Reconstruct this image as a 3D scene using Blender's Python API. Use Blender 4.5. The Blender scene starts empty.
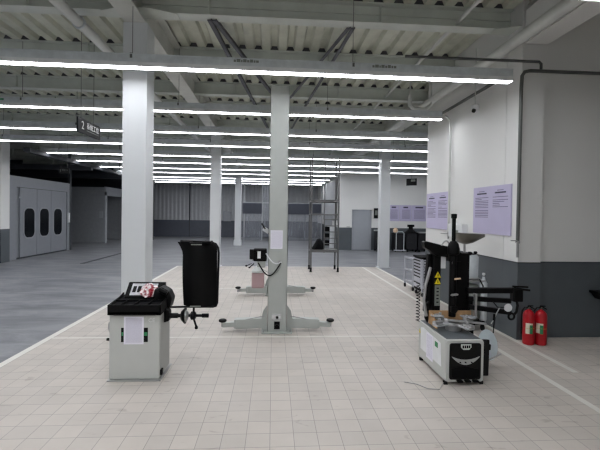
import bpy, math, random
from mathutils import Vector, Matrix
random.seed(4)
S = bpy.context.scene
COL = S.collection
PI = math.pi

# ------------------------------------------------------------------ camera
cam_d = bpy.data.cameras.new('camera'); cam = bpy.data.objects.new('camera', cam_d); COL.objects.link(cam)
yaw = math.atan(27/400); pit = math.radians(.86); roll = .015
f = Vector((math.sin(yaw)*math.cos(pit), math.cos(yaw)*math.cos(pit), -math.sin(pit)))
r0 = Vector((math.cos(yaw), -math.sin(yaw), 0)); u0 = r0.cross(f)
r = r0*math.cos(roll)+u0*math.sin(roll); u = r.cross(f)
cam.matrix_world = Matrix(((r.x, u.x, -f.x, 0), (r.y, u.y, -f.y, 0), (r.z, u.z, -f.z, 1.885), (0, 0, 0, 1)))
cam_d.sensor_width = 36; cam_d.lens = 400/600*36; cam_d.shift_y = -5.6/600
cam_d.clip_start = .05; cam_d.clip_end = 200
S.camera = cam
S.cycles.filter_width = 1.35
# ------------------------------------------------------------------ world, exposure
w = bpy.data.worlds.new('world'); S.world = w; w.use_nodes = True
w.node_tree.nodes['Background'].inputs[0].default_value = (.5, .55, .62, 1)
w.node_tree.nodes['Background'].inputs[1].default_value = .05
S.view_settings.view_transform = 'Standard'; S.view_settings.look = 'None'
S.view_settings.gamma = 1; S.view_settings.exposure = .12; S.view_settings.use_curve_mapping = False
LAMP = 20.0                       # emission of the LED strips

# ------------------------------------------------------------------ materials
def srgb(c):
    return tuple(((x/255)/12.92 if x/255 <= .04045 else ((x/255+.055)/1.055)**2.4) for x in c)+(1,)
MATS = {}
def mat(name, c, rough=.5, metal=0, var=.06, scale=6, bump=0, emit=0, spec=.5, alpha=1, trans=0, stretch=(1, 1, 1)):
    m = bpy.data.materials.new(name); m.use_nodes = True; nt = m.node_tree; b = nt.nodes['Principled BSDF']
    N = nt.nodes.new; L = nt.links.new
    tc = N('ShaderNodeTexCoord'); mp = N('ShaderNodeMapping'); mp.inputs['Scale'].default_value = stretch
    nz = N('ShaderNodeTexNoise'); nz.inputs['Scale'].default_value = scale; nz.inputs['Detail'].default_value = 5
    L(tc.outputs['Object'], mp.inputs[0]); L(mp.outputs[0], nz.inputs['Vector'])
    rp = N('ShaderNodeValToRGB'); c0 = srgb(c)
    rp.color_ramp.elements[0].position = .3; rp.color_ramp.elements[1].position = .7
    rp.color_ramp.elements[0].color = tuple(min(1, x*(1-var)) for x in c0[:3])+(1,)
    rp.color_ramp.elements[1].color = tuple(min(1, x*(1+var)) for x in c0[:3])+(1,)
    L(nz.outputs[0], rp.inputs[0]); L(rp.outputs[0], b.inputs['Base Color'])
    b.inputs['Roughness'].default_value = rough; b.inputs['Metallic'].default_value = metal
    b.inputs['Specular IOR Level'].default_value = spec
    if bump:
        bp = N('ShaderNodeBump'); bp.inputs['Strength'].default_value = bump; bp.inputs['Distance'].default_value = .01
        L(nz.outputs[0], bp.inputs['Height']); L(bp.outputs[0], b.inputs['Normal'])
    if emit:
        b.inputs['Emission Color'].default_value = c0; b.inputs['Emission Strength'].default_value = emit
    if alpha < 1: b.inputs['Alpha'].default_value = alpha
    if trans: b.inputs['Transmission Weight'].default_value = trans
    MATS[name] = m
    return m
def M(n): return MATS[n]
mat('white_paint', (226, 226, 224), .55, var=.015, scale=.8)
mat('wainscot', (84, 90, 94), .5, var=.06, scale=2, bump=.05)
mat('column_white', (208, 211, 213), .42, var=.02, scale=2)
mat('steel_primer', (200, 205, 198), .5, var=.08, scale=3)
mat('girder_paint', (202, 203, 196), .5, var=.08, scale=3)
mat('deck', (204, 206, 192), .5, .1, var=.10, scale=4)
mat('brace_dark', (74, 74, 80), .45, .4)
mat('pipe_paint', (206, 208, 204), .4, var=.05)
mat('pipe_dark', (92, 94, 92), .45, .2)
mat('galv', (196, 202, 205), .42, .1, var=.10, scale=10)
mat('lum_body', (214, 215, 216), .4)
mat('led', (248, 250, 255), .5, emit=LAMP, var=0)
mat('far_clad', (168, 170, 174), .55, var=.04)
mat('far_lower', (78, 82, 92), .55)
mat('dark_wall', (40, 43, 50), .7, var=.1)
mat('booth', (138, 141, 147), .42, .1, var=.03)
mat('booth_dark', (138, 141, 145), .5)
mat('booth_trim', (152, 155, 161), .45)
mat('seam', (58, 61, 66), .5)
mat('dark_glass', (10, 13, 18), .2, spec=.3)
mat('door_grey', (158, 162, 168), .45, var=.02)
mat('chrome', (212, 214, 216), .25, .6, var=.03)
mat('steel', (168, 168, 168), .32, .5, var=.08)
mat('black', (4, 4, 5), .5, var=.1, spec=.16)
mat('black_gloss', (3, 3, 5), .28, var=.05, spec=.25)
mat('black_rough', (5, 5, 7), .75, spec=.14)
mat('rubber', (12, 12, 13), .8, spec=.3)
mat('machine_grey', (192, 194, 190), .38, var=.02)
mat('machine_side', (170, 172, 168), .4, var=.02)
mat('lift_grey', (174, 178, 174), .4, var=.03)
mat('paper', (236, 234, 244), .6, var=.01)
mat('paper_ink', (180, 177, 194), .7)
mat('poster', (190, 184, 212), .5, var=.02)
mat('poster_ink', (120, 114, 142), .6)
mat('poster_title', (60, 56, 80), .6)
mat('red', (176, 16, 30), .28, var=.06)
mat('label_cream', (226, 220, 200), .5)
mat('green', (40, 130, 80), .5)
mat('gold', (200, 150, 60), .4)
mat('yellow', (228, 208, 20), .5)
mat('cardboard', (190, 152, 110), .8, var=.12, scale=14)
mat('label_grey', (118, 122, 116), .5)
mat('brown_metal', (96, 92, 84), .32, .5)
mat('sign_black', (8, 8, 11), .55, spec=.2)
mat('white_mark', (225, 225, 225), .5)
mat('white_plastic', (226, 228, 230), .35)
mat('sky_plastic', (214, 226, 232), .35)
mat('pink_wrap', (205, 90, 110), .3, var=.3, scale=22)
_r = [n for n in MATS['pink_wrap'].node_tree.nodes if n.type == 'VALTORGB'][0]
_r.color_ramp.elements[0].color = srgb((150, 12, 40)); _r.color_ramp.elements[1].color = srgb((235, 225, 225)); _r.color_ramp.elements[0].position = .44; _r.color_ramp.elements[1].position = .56
mat('display', (196, 196, 200), .25, var=.25, scale=18)
mat('trolley', (188, 190, 198), .35, var=.03)
mat('tank_upper', (214, 218, 216), .3, alpha=.9)
mat('tank_oil', (188, 158, 160), .3, alpha=.93)
mat('clear_grey', (205, 212, 216), .15, alpha=.75)
mat('pvc', (172, 176, 184), .25, var=.25, scale=2, stretch=(3, 3, .5), alpha=.42)
mat('band', (52, 56, 68), .45)
mat('rack_dark', (16, 17, 22), .6)
mat('tan', (220, 190, 160), .5)
mat('sealed_white', (214, 212, 205), .5, var=.03)
mat('green_tag', (70, 150, 110), .5)
mat('scaffold', (104, 104, 104), .5, .5)
mat('silver_badge', (206, 214, 208), .3)
mat('vent_silver', (170, 172, 172), .35, .3)

def tile_mat():
    m = bpy.data.materials.new('floor_tile'); m.use_nodes = True; nt = m.node_tree; b = nt.nodes['Principled BSDF']; N = nt.nodes.new; L = nt.links.new
    tc = N('ShaderNodeTexCoord')
    br = N('ShaderNodeTexBrick'); br.offset = 0; br.squash = 1
    br.inputs['Scale'].default_value = 1; br.inputs['Brick Width'].default_value = .2; br.inputs['Row Height'].default_value = .2
    br.inputs['Mortar Size'].default_value = .0028; br.inputs['Mortar Smooth'].default_value = .3; br.inputs['Bias'].default_value = 0
    br.inputs['Color1'].default_value = srgb((198, 190, 182)); br.inputs['Color2'].default_value = srgb((189, 182, 175)); br.inputs['Mortar'].default_value = srgb((142, 138, 133))
    L(tc.outputs['Object'], br.inputs['Vector'])
    nz = N('ShaderNodeTexNoise'); nz.inputs['Scale'].default_value = .9; nz.inputs['Detail'].default_value = 7; nz.inputs['Roughness'].default_value = .65
    L(tc.outputs['Object'], nz.inputs['Vector'])
    rp = N('ShaderNodeValToRGB'); rp.color_ramp.elements[0].position = .3; rp.color_ramp.elements[1].position = .65
    rp.color_ramp.elements[0].color = (.86, .86, .85, 1); rp.color_ramp.elements[1].color = (1, 1, 1, 1)
    L(nz.outputs[0], rp.inputs[0])
    n2 = N('ShaderNodeTexNoise'); n2.inputs['Scale'].default_value = 3.3; n2.inputs['Detail'].default_value = 4; n2.inputs['Distortion'].default_value = 1.2
    mp = N('ShaderNodeMapping'); mp.inputs['Scale'].default_value = (1, 2.6, 1); L(tc.outputs['Object'], mp.inputs[0]); L(mp.outputs[0], n2.inputs['Vector'])
    r2 = N('ShaderNodeValToRGB'); r2.color_ramp.elements[0].position = .28; r2.color_ramp.elements[1].position = .36
    r2.color_ramp.elements[0].color = (.80, .79, .78, 1); r2.color_ramp.elements[1].color = (1, 1, 1, 1); L(n2.outputs[0], r2.inputs[0])
    a = N('ShaderNodeMix'); a.data_type = 'RGBA'; a.blend_type = 'MULTIPLY'; a.inputs['Factor'].default_value = 1
    L(br.outputs['Color'], a.inputs['A']); L(rp.outputs[0], a.inputs['B'])
    c = N('ShaderNodeMix'); c.data_type = 'RGBA'; c.blend_type = 'MULTIPLY'; c.inputs['Factor'].default_value = 1
    L(a.outputs['Result'], c.inputs['A']); L(r2.outputs[0], c.inputs['B'])
    L(c.outputs['Result'], b.inputs['Base Color'])
    b.inputs['Roughness'].default_value = .48; b.inputs['Specular IOR Level'].default_value = .35
    bp = N('ShaderNodeBump'); bp.inputs['Strength'].default_value = .3; bp.inputs['Distance'].default_value = .003; bp.invert = True
    L(br.outputs['Fac'], bp.inputs['Height']); L(bp.outputs[0], b.inputs['Normal'])
    MATS['floor_tile'] = m
def epoxy_mat():
    m = bpy.data.materials.new('epoxy'); m.use_nodes = True; nt = m.node_tree; b = nt.nodes['Principled BSDF']; N = nt.nodes.new; L = nt.links.new
    tc = N('ShaderNodeTexCoord'); mp = N('ShaderNodeMapping'); mp.inputs['Scale'].default_value = (.55, 1.6, 1); mp.inputs['Rotation'].default_value = (0, 0, .25)
    L(tc.outputs['Object'], mp.inputs[0])
    nz = N('ShaderNodeTexNoise'); nz.inputs['Scale'].default_value = 1.3; nz.inputs['Detail'].default_value = 9; nz.inputs['Roughness'].default_value = .68; nz.inputs['Distortion'].default_value = .6
    L(mp.outputs[0], nz.inputs['Vector'])
    rp = N('ShaderNodeValToRGB'); rp.color_ramp.elements[0].position = .38; rp.color_ramp.elements[1].position = .62
    rp.color_ramp.elements[0].color = srgb((100, 103, 108)); rp.color_ramp.elements[1].color = srgb((138, 139, 143))
    L(nz.outputs[0], rp.inputs[0]); L(rp.outputs[0], b.inputs['Base Color'])
    mr = N('ShaderNodeMapRange'); mr.inputs['To Min'].default_value = .3; mr.inputs['To Max'].default_value = .5; L(nz.outputs[0], mr.inputs[0]); L(mr.outputs[0], b.inputs['Roughness'])
    b.inputs['Specular IOR Level'].default_value = .45
    MATS['epoxy'] = m
tile_mat(); epoxy_mat()

# ------------------------------------------------------------------ mesh helpers
def basis(d):
    d = Vector(d).normalized(); a = Vector((0, 0, 1)) if abs(d.z) < .95 else Vector((1, 0, 0))
    x = d.cross(a).normalized(); return x, d.cross(x).normalized(), d
class MB:
    def __init__(s): s.v = []; s.f = []
    def add(s, vs, fs):
        o = len(s.v); s.v += [tuple(v) for v in vs]; s.f += [tuple(i+o for i in q) for q in fs]; return s
    def box(s, x0, x1, y0, y1, z0, z1):
        return s.add([(x0, y0, z0), (x1, y0, z0), (x1, y1, z0), (x0, y1, z0), (x0, y0, z1), (x1, y0, z1), (x1, y1, z1), (x0, y1, z1)],
                     [(3, 2, 1, 0), (4, 5, 6, 7), (0, 1, 5, 4), (1, 2, 6, 5), (2, 3, 7, 6), (3, 0, 4, 7)])
    def bar(s, a, b, w_, h_):            # rectangular bar between two points
        a = Vector(a); b = Vector(b); x, y, d = basis(b-a)
        c = [(-1, -1), (1, -1), (1, 1), (-1, 1)]
        vs = [a+x*(p*w_/2)+y*(q*h_/2) for p, q in c]+[b+x*(p*w_/2)+y*(q*h_/2) for p, q in c]
        return s.add(vs, [(3, 2, 1, 0), (4, 5, 6, 7), (0, 1, 5, 4), (1, 2, 6, 5), (2, 3, 7, 6), (3, 0, 4, 7)])
    def cyl(s, a, b, ra, rb=None, n=16):
        rb = ra if rb is None else rb
        a = Vector(a); b = Vector(b); x, y, d = basis(b-a)
        A = [a+(x*math.cos(2*PI*i/n)+y*math.sin(2*PI*i/n))*ra for i in range(n)]
        B = [b+(x*math.cos(2*PI*i/n)+y*math.sin(2*PI*i/n))*rb for i in range(n)]
        return s.add(A+B, [(i, (i+1) % n, n+(i+1) % n, n+i) for i in range(n)]+[tuple(range(n))[::-1], tuple(range(n, 2*n))])
    def lathe(s, o, prof, ax=(0, 0, 1), n=24):   # prof: (radius, height) list, closed at the ends
        o = Vector(o); x, y, d = basis(ax); vs = []; fs = []
        for (rr, h) in prof:
            vs += [o+d*h+(x*math.cos(2*PI*i/n)+y*math.sin(2*PI*i/n))*max(rr, 1e-4) for i in range(n)]
        for k in range(len(prof)-1):
            fs += [(k*n+i, k*n+(i+1) % n, (k+1)*n+(i+1) % n, (k+1)*n+i) for i in range(n)]
        fs += [tuple(range(n))[::-1], tuple(range((len(prof)-1)*n, len(prof)*n))]
        return s.add(vs, fs)
    def tube(s, pts, rr, n=10):
        pts = [Vector(p) for p in pts]; vs = []; fs = []
        X = None
        for k, p in enumerate(pts):
            d = (pts[min(k+1, len(pts)-1)]-pts[max(k-1, 0)]).normalized()
            if X is None: X, Y, _ = basis(d)
            else:
                X = (X-d*X.dot(d)).normalized(); Y = d.cross(X)
            vs += [p+(X*math.cos(2*PI*i/n)+Y*math.sin(2*PI*i/n))*rr for i in range(n)]
        for k in range(len(pts)-1):
            fs += [(k*n+i, k*n+(i+1) % n, (k+1)*n+(i+1) % n, (k+1)*n+i) for i in range(n)]
        fs += [tuple(range(n))[::-1], tuple(range((len(pts)-1)*n, len(pts)*n))]
        return s.add(vs, fs)
    def prism(s, poly, a, b, plane='xz'):  # polygon in a plane pushed out between a and b on the third axis
        mk = {'xz': lambda p, t: (p[0], t, p[1]), 'xy': lambda p, t: (p[0], p[1], t), 'yz': lambda p, t: (t, p[0], p[1])}[plane]
        n = len(poly)
        return s.add([mk(p, a) for p in poly]+[mk(p, b) for p in poly],
                     [tuple(range(n))[::-1], tuple(range(n, 2*n))]+[(i, (i+1) % n, n+(i+1) % n, n+i) for i in range(n)])
    def build(s, name, m, parent=None, bevel=0, smooth=False, loc=None):
        me = bpy.data.meshes.new(name)
        off = Vector(loc) if loc is not None else (parent_origin(parent) if parent else Vector((0, 0, 0)))
        me.from_pydata([tuple(Vector(v)-off) for v in s.v], [], s.f); me.materials.append(M(m) if isinstance(m, str) else m)
        import bmesh
        bm = bmesh.new(); bm.from_mesh(me); bmesh.ops.recalc_face_normals(bm, faces=bm.faces); bm.to_mesh(me); bm.free()
        if smooth:
            for p in me.polygons: p.use_smooth = True
            me.set_sharp_from_angle(angle=math.radians(38))
        o = bpy.data.objects.new(name, me); COL.objects.link(o)
        if parent:
            o.parent = parent          # vertices are relative to the root's origin
        elif loc is not None: o.location = loc
        if bevel:
            b = o.modifiers.new('bevel', 'BEVEL'); b.width = bevel; b.segments = 2; b.limit_method = 'ANGLE'
        return o
def parent_origin(p):
    v = Vector((0, 0, 0))
    while p is not None: v += p.location; p = p.parent
    return v
def rrect(x0, x1, z0, z1, rr, n=5):
    out = []
    for cx, cz, a0 in ((x1-rr, z1-rr, 0), (x0+rr, z1-rr, 90), (x0+rr, z0+rr, 180), (x1-rr, z0+rr, 270)):
        for i in range(n+1):
            a = math.radians(a0+90*i/n); out.append((cx+rr*math.cos(a), cz+rr*math.sin(a)))
    return out
def tag(o, label=None, cat=None, group=None, kind=None):
    if label: o['label'] = label
    if cat: o['category'] = cat
    if group: o['group'] = group
    if kind: o['kind'] = kind
    return o
def thing(name, label, cat, loc, group=None):
    o = bpy.data.objects.new(name, None); COL.objects.link(o); o.location = loc; o.empty_display_size = .1
    return tag(o, label, cat, group)
def struct(name, mb, m, label=None, **k):
    o = mb.build(name, m, **k); o['kind'] = 'structure'
    if label: o['label'] = label
    return o
def copy_tree(o, parent=None):
    c = o.copy(); COL.objects.link(c); c.parent = parent
    for ch in [x for x in o.children]: copy_tree(ch, c)
    return c
def text(body, size, m, name, parent, loc, rot, thick=.0015, sx=1):
    cu = bpy.data.curves.new('t', 'FONT'); cu.body = body; cu.size = size; cu.align_x = 'CENTER'; cu.align_y = 'CENTER'; cu.extrude = thick
    t = bpy.data.objects.new('t', cu); COL.objects.link(t); dg = bpy.context.evaluated_depsgraph_get()
    me = bpy.data.meshes.new_from_object(t.evaluated_get(dg)); bpy.data.objects.remove(t); bpy.data.curves.remove(cu)
    me.materials.clear(); me.materials.append(M(m))
    o = bpy.data.objects.new(name, me); COL.objects.link(o); o.parent = parent
    o.location = Vector(loc)-parent_origin(parent); o.rotation_euler = rot; o.scale = (sx, 1, 1)
    return o
FRONT = (PI/2, 0, 0)          # lettering that faces the camera side (-Y)
SIDE = (PI/2, 0, -PI/2)       # lettering on a face that looks towards -X

# ================================================================== THE SETTING
Z_DECK, CAMY = 5.11, 0
struct('floor', MB().box(-16, 9.2, -5, 31, -.2, -.004), 'epoxy', 'smooth grey epoxy workshop floor')
# tiled bay
tm = MB().box(-3.3, 3.74, -5, 14.1, -.05, 0); tm.box(3.74, 9.2, -5, 5.96, -.05, 0)
struct('floor_tiled', tm, 'floor_tile', 'pale square floor tiles of the work bay')
t = MB().box(-3.3, -3.21, -5, 14.1, 0, .0015); struct('trim_1', t, 'sealed_white', 'pale border along the left edge of the tiles')
t = MB().box(3.17, 3.245, -5, 14.1, 0, .0015); struct('trim_2', t, 'sealed_white', 'pale line running back across the tiles on the right')
t = MB().box(3.665, 3.74, 4.6, 14.1, 0, .0015); struct('trim_3', t, 'sealed_white', 'pale border at the foot of the white wall')
t = MB().box(-3.21, 3.17, 6.06, 6.095, 0, .0012); struct('trim_4', t, 'sealed_white', 'pale joint crossing the tiles in front of the lift')
t = MB().box(-3.21, 3.17, 9.93, 9.965, 0, .0012); struct('trim_5', t, 'sealed_white', 'pale joint crossing the tiles farther back')
t = MB().box(-3.21, 3.17, 14.03, 14.1, 0, .0012); struct('trim_6', t, 'sealed_white', 'pale rear border of the tiles')

def painted_wall(name, x0, x1, y0, y1, z1=5.3, split=1.18, up='white_paint', lo='wainscot', label=None):
    o = struct(name, MB().box(x0, x1, y0, y1, split, z1), up, label)
    b = MB().box(x0-.004, x1+.004, y0-.004, y1+.004, 0, split).build('wainscot', lo, o)
    return o
painted_wall('wall_right', 3.74, 3.96, 6.26, 9.56, label='white wall with charcoal lower part behind the tyre changer')
painted_wall('wall_right_return', 4.1, 9.2, 5.97, 6.2, label='plain wall with charcoal lower part right of the pillar')
painted_wall('wall_pillar', 3.74, 4.1, 5.86, 6.25, label='pillar at the end of the white wall')
MB().box(3.735, 4.105, 5.853, 5.86, 1.172, 1.19).build('baseboard_line', 'seam', bpy.data.objects['wall_pillar'])
for nm in ('wall_right_return',):
    MB().box(4.1, 9.2, 5.955, 5.968, 1.172, 1.19).build('dado_line', 'seam', bpy.data.objects[nm])
MB().box(3.727, 3.738, 5.86, 9.56, 1.172, 1.19).build('dado_line', 'seam', bpy.data.objects['wall_right'])
struct('wall_far_right', MB().box(9.0, 9.2, -5, 21, 0, 5.3), 'far_clad')
fr = painted_wall('wall_door_side', 3.45, 9.2, 20.8, 21.0, label='white wall with the grey door and purple boards')
painted_wall('wall_bay_side', 3.45, 3.65, 21.0, 30.9)
# back wall: ribbed cladding above, dark band below
mb = MB(); x = -16
while x < 4:
    mb.add([(x, 30.9, 1.2), (x+.12, 30.9, 1.2), (x+.16, 30.88, 1.2), (x+.26, 30.88, 1.2), (x+.3, 30.9, 1.2),
            (x, 30.9, 5.3), (x+.12, 30.9, 5.3), (x+.16, 30.88, 5.3), (x+.26, 30.88, 5.3), (x+.3, 30.9, 5.3)],
           [(0, 1, 6, 5), (1, 2, 7, 6), (2, 3, 8, 7), (3, 4, 9, 8)]); x += .3
bw = struct('wall_back', mb, 'far_clad', 'ribbed pale cladding of the rear wall')
MB().box(-16, 4, 30.8, 30.95, 0, 1.25).build('wainscot', 'far_lower', bw)
MB().box(-6.35, -6.27, 30.78, 30.84, 0, 5.1).build('cover_strip', 'seam', bw)
struct('wall_back_panel', MB().box(-16, 9.2, 30.95, 31.1, 0, 5.3), 'dark_wall')
struct('wall_left', MB().box(-16.2, -16, -5, 31, 0, 5.3), 'dark_wall', 'dark wall beyond the spray booths')
struct('wall_rear_left', MB().box(-16, -7.9, 27.0, 27.2, 0, 5.3), 'dark_wall', 'dark wall behind the second booth')
struct('wall_front', MB().box(-16, 9.2, -5.2, -5, 0, 5.3), 'white_paint')
# left pillar cut by the frame edge
painted_wall('wall_left_pillar', -10.3, -9.42, 14.55, 15.0, z1=5.0, label='pale pillar with dark foot cut by the left edge')

# ribbed metal deck overhead (one ceiling mesh)
mb = MB(); x = -16.0; p = .315; zb, zt = Z_DECK, Z_DECK+.075; y0, y1 = -5, 31
prof = []
while x < 9.2:
    prof += [(x, zb), (x+.15, zb), (x+.185, zt), (x+.28, zt)]; x += p
n = len(prof)
mb.add([(a, y0, b) for a, b in prof]+[(a, y1, b) for a, b in prof], [(i, i+1, n+i+1, n+i) for i in range(n-1)])
struct('ceiling', mb, 'deck', 'ribbed metal deck ceiling')
struct('ceiling_slab', MB().box(-16.2, 9.2, -5.2, 31.1, Z_DECK+.09, Z_DECK+.3), 'dark_wall')

def ibeam_x(mb, x0, x1, y, z0, z1, fw=.22, t=.014, stiff=True):
    mb.box(x0, x1, y-fw/2, y+fw/2, z0, z0+t); mb.box(x0, x1, y-.006, y+.006, z0+t, z1-t); mb.box(x0, x1, y-fw/2, y+fw/2, z1-t, z1)
def ibeam_y(mb, x, y0, y1, z0, z1, fw=.3, t=.018):
    mb.box(x-fw/2, x+fw/2, y0, y1, z0, z0+t); mb.box(x-.008, x+.008, y0, y1, z0+t, z1-t); mb.box(x-fw/2, x+fw/2, y0, y1, z1-t, z1)
BY = [-3.9, -1.9, .1, 2.1, 4.1, 6.14, 8.08, 10.15, 11.85, 14.15, 16.2, 18.2, 20.3, 22.6, 24.6, 26.6, 28.6]
for i, y in enumerate(BY):
    mb = MB(); main = y in (6.14, 14.15, 22.6, -1.9)
    xr = 9.1 if y < 5.9 or 9.7 < y < 20.5 else 3.7
    ibeam_x(mb, -15.9, xr, y, 4.8, Z_DECK-.002, .22 if main else .2)
    if main:
        for gx in (-2.0, 3.95):      # widened flange where the beam meets the girder
            mb.prism([(gx-.55, y-.1), (gx-.2, y-.24), (gx+.2, y-.24), (gx+.55, y-.1), (gx+.55, y+.1), (gx-.55, y+.1)], 4.79, 4.80, 'xy')
        mb.box(-15.9, xr, y-.03, y+.03, 4.955, 4.968)
    for k in range(9):               # web stiffeners
        xx = -14+2.6*k
        if xx < xr: mb.box(xx, xx+.01, y-.09, y+.09, 4.814, Z_DECK-.016)
    fl_ = MB(); xk = -16.0  # dark fillers paint the shade into the rib voids above the beam
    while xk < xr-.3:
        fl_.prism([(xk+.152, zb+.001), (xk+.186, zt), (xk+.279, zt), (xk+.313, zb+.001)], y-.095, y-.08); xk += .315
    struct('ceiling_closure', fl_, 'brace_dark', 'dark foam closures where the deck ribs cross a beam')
    o = struct('ceiling_beam', mb, 'steel_primer', 'grey steel ceiling beam crossing under the deck')
for gx in (-2.0, 3.95, -9.6):
    mb = MB(); ibeam_y(mb, gx, -4.9, 30.7 if gx < 0 else 20.7, 4.58, Z_DECK-.004)
    struct('ceiling_girder', mb, 'girder_paint', 'deep steel ceiling girder running towards the rear')
# fireproofed end of the right girder, boxed in towards the pillar
mb = MB().box(3.76, 4.12, -4.9, 5.84, 4.5, 5.0)
struct('ceiling_boxing', mb, 'white_paint', 'white boxed girder above the pillar')
# plan bracing, dark angles
mb = MB()
for a, b in (((-.93, 6.15), (.0, 10.1)), ((-1.0, 6.15), (-.2, 14.1)), ((1.13, 6.2), (.38, 10.1)), ((1.2, 6.2), (.55, 14.1))):
    m2 = MB().bar((a[0], a[1], 4.775), (b[0], b[1], 4.775), .06, .012); m2.bar((a[0]+.03, a[1], 4.80), (b[0]+.03, b[1], 4.80), .01, .05)
    struct('ceiling_brace', m2, 'brace_dark', 'dark angle brace under the ceiling beams')

# columns
def column(x, y, z1=4.58, plinth=False, lab=''):
    mb = MB().box(x-.17, x+.17, y, y+.35, 0, z1)
    o = struct('column', mb, 'column_white', lab, bevel=.006)
    MB().box(x-.22, x+.22, y-.04, y+.39, 0, .3 if plinth else .012).build('base_plate', 'column_white', o)
    return o
column(-2.0, 5.9, lab='white square column behind the wheel balancer')
column(-2.0, 13.97, lab='white square column left of the lift')
column(-2.0, 22.9, plinth=True, lab='farthest white column with a plinth')
column(3.98, 13.98, lab='white square column in front of the far grey door')
for (xx, yy) in ((3.97, -2.1), (-2.0, -2.3)): column(xx, yy)

# far door
d = struct('door_1', MB().box(4.22, 5.08, 20.74, 20.8, .02, 2.05), 'door_grey', 'closed grey door in the far white wall')
MB().box(4.14, 4.22, 20.70, 20.8, 0, 2.13).box(5.08, 5.16, 20.70, 20.8, 0, 2.13).box(4.14, 5.16, 20.70, 20.8, 2.05, 2.13).build('door_frame', 'booth_trim', d)
MB().cyl((4.30, 20.74, 1.0), (4.30, 20.68, 1.0), .015).cyl((4.30, 20.69, 1.0), (4.42, 20.69, 1.0), .011).build('door_handle', 'steel', d)

# pipes on walls and under the ceiling
def pipe(pts, rr, m, label, cat='pipe', name='ceiling_pipe', n=12):
    o = MB().tube(pts, rr, n).build(name, m, smooth=True); tag(o, label, cat); return o
pipe([(-2.79, -4.8, 4.55), (-2.79, 30.6, 4.55)], .075, 'pipe_paint', 'thick pale pipe under the ceiling left of the front column')
o = pipe([(3.48, -4.8, 4.43), (3.48, 9.3, 4.43), (3.48, 20.6, 4.43)], .085, 'pipe_paint', 'thick pale pipe under the ceiling beside the right wall')
pipe([(3.66, 6.05, 4.12), (3.66, 9.4, 4.12)], .028, 'pipe_dark', 'dark thin pipe running along the top of the white wall', name='wall_pipe')
pipe([(1.9, 5.78, 4.21), (3.95, 5.78, 4.21), (3.98, 5.78, 4.18), (3.98, 5.78, 4.1)], .02, 'pipe_dark', 'thin dark pipe crossing above the end of the front strip light', name='ceiling_pipe')
wp = MB().tube([(8.9, 5.80, 4.08), (3.82, 5.80, 4.08), (3.74, 5.80, 4.06), (3.70, 5.80, 4.0), (3.69, 5.80, 3.8), (3.69, 5.80, 1.5)], .026, 12)
w1 = thing('water_pipe', 'dark pipe dropping down the pillar edge to a small tap', 'pipe', (3.69, 5.8, 1.3))
wp.build('pipe_run', 'pipe_dark', w1, smooth=True)
MB().cyl((3.69, 5.80, 1.5), (3.69, 5.80, 1.27), .02).build('nozzle', 'steel', w1, smooth=True)
MB().box(3.58, 3.70, 5.78, 5.80, 1.515, 1.53).cyl((3.69, 5.83, 1.50), (3.69, 5.77, 1.50), .022).build('tap_lever', 'steel', w1)
w2 = thing('air_pipe', 'white conduit bending from the second strip light down the wall', 'pipe', (3.68, 8.1, 1.3))
MB().tube([(3.42, 8.04, 3.93), (3.55, 8.06, 3.92), (3.64, 8.12, 3.85), (3.67, 8.15, 3.65), (3.67, 8.15, 1.55)], .022, 10).build('pipe_run', 'pipe_paint', w2, smooth=True)
MB().cyl((3.67, 8.15, 1.55), (3.67, 8.15, 1.4), .018).box(3.5, 3.66, 8.13, 8.15, 1.5, 1.515).build('tap_lever', 'steel', w2)

# rear dark frame near booths
struct('trim_7', MB().box(-9.70, -9.58, 19.6, 19.72, 0, 4.6), 'seam', 'dark post at the corner of the first booth')
struct('trim_8', MB().box(-15.9, -7.8, 17.7, 17.9, 3.6, 3.8).box(-8.0, -7.8, 13.4, 27, 3.72, 3.86), 'dark_wall')
struct('trim_9', MB().box(-15.9, -7.9, 21.4, 21.6, 3.55, 3.8), 'dark_wall')
struct('trim_10', MB().box(-6.78, -6.62, 14.6, 18.6, -.003, .001), 'seam', 'dark drain channel cut into the grey floor')

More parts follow.
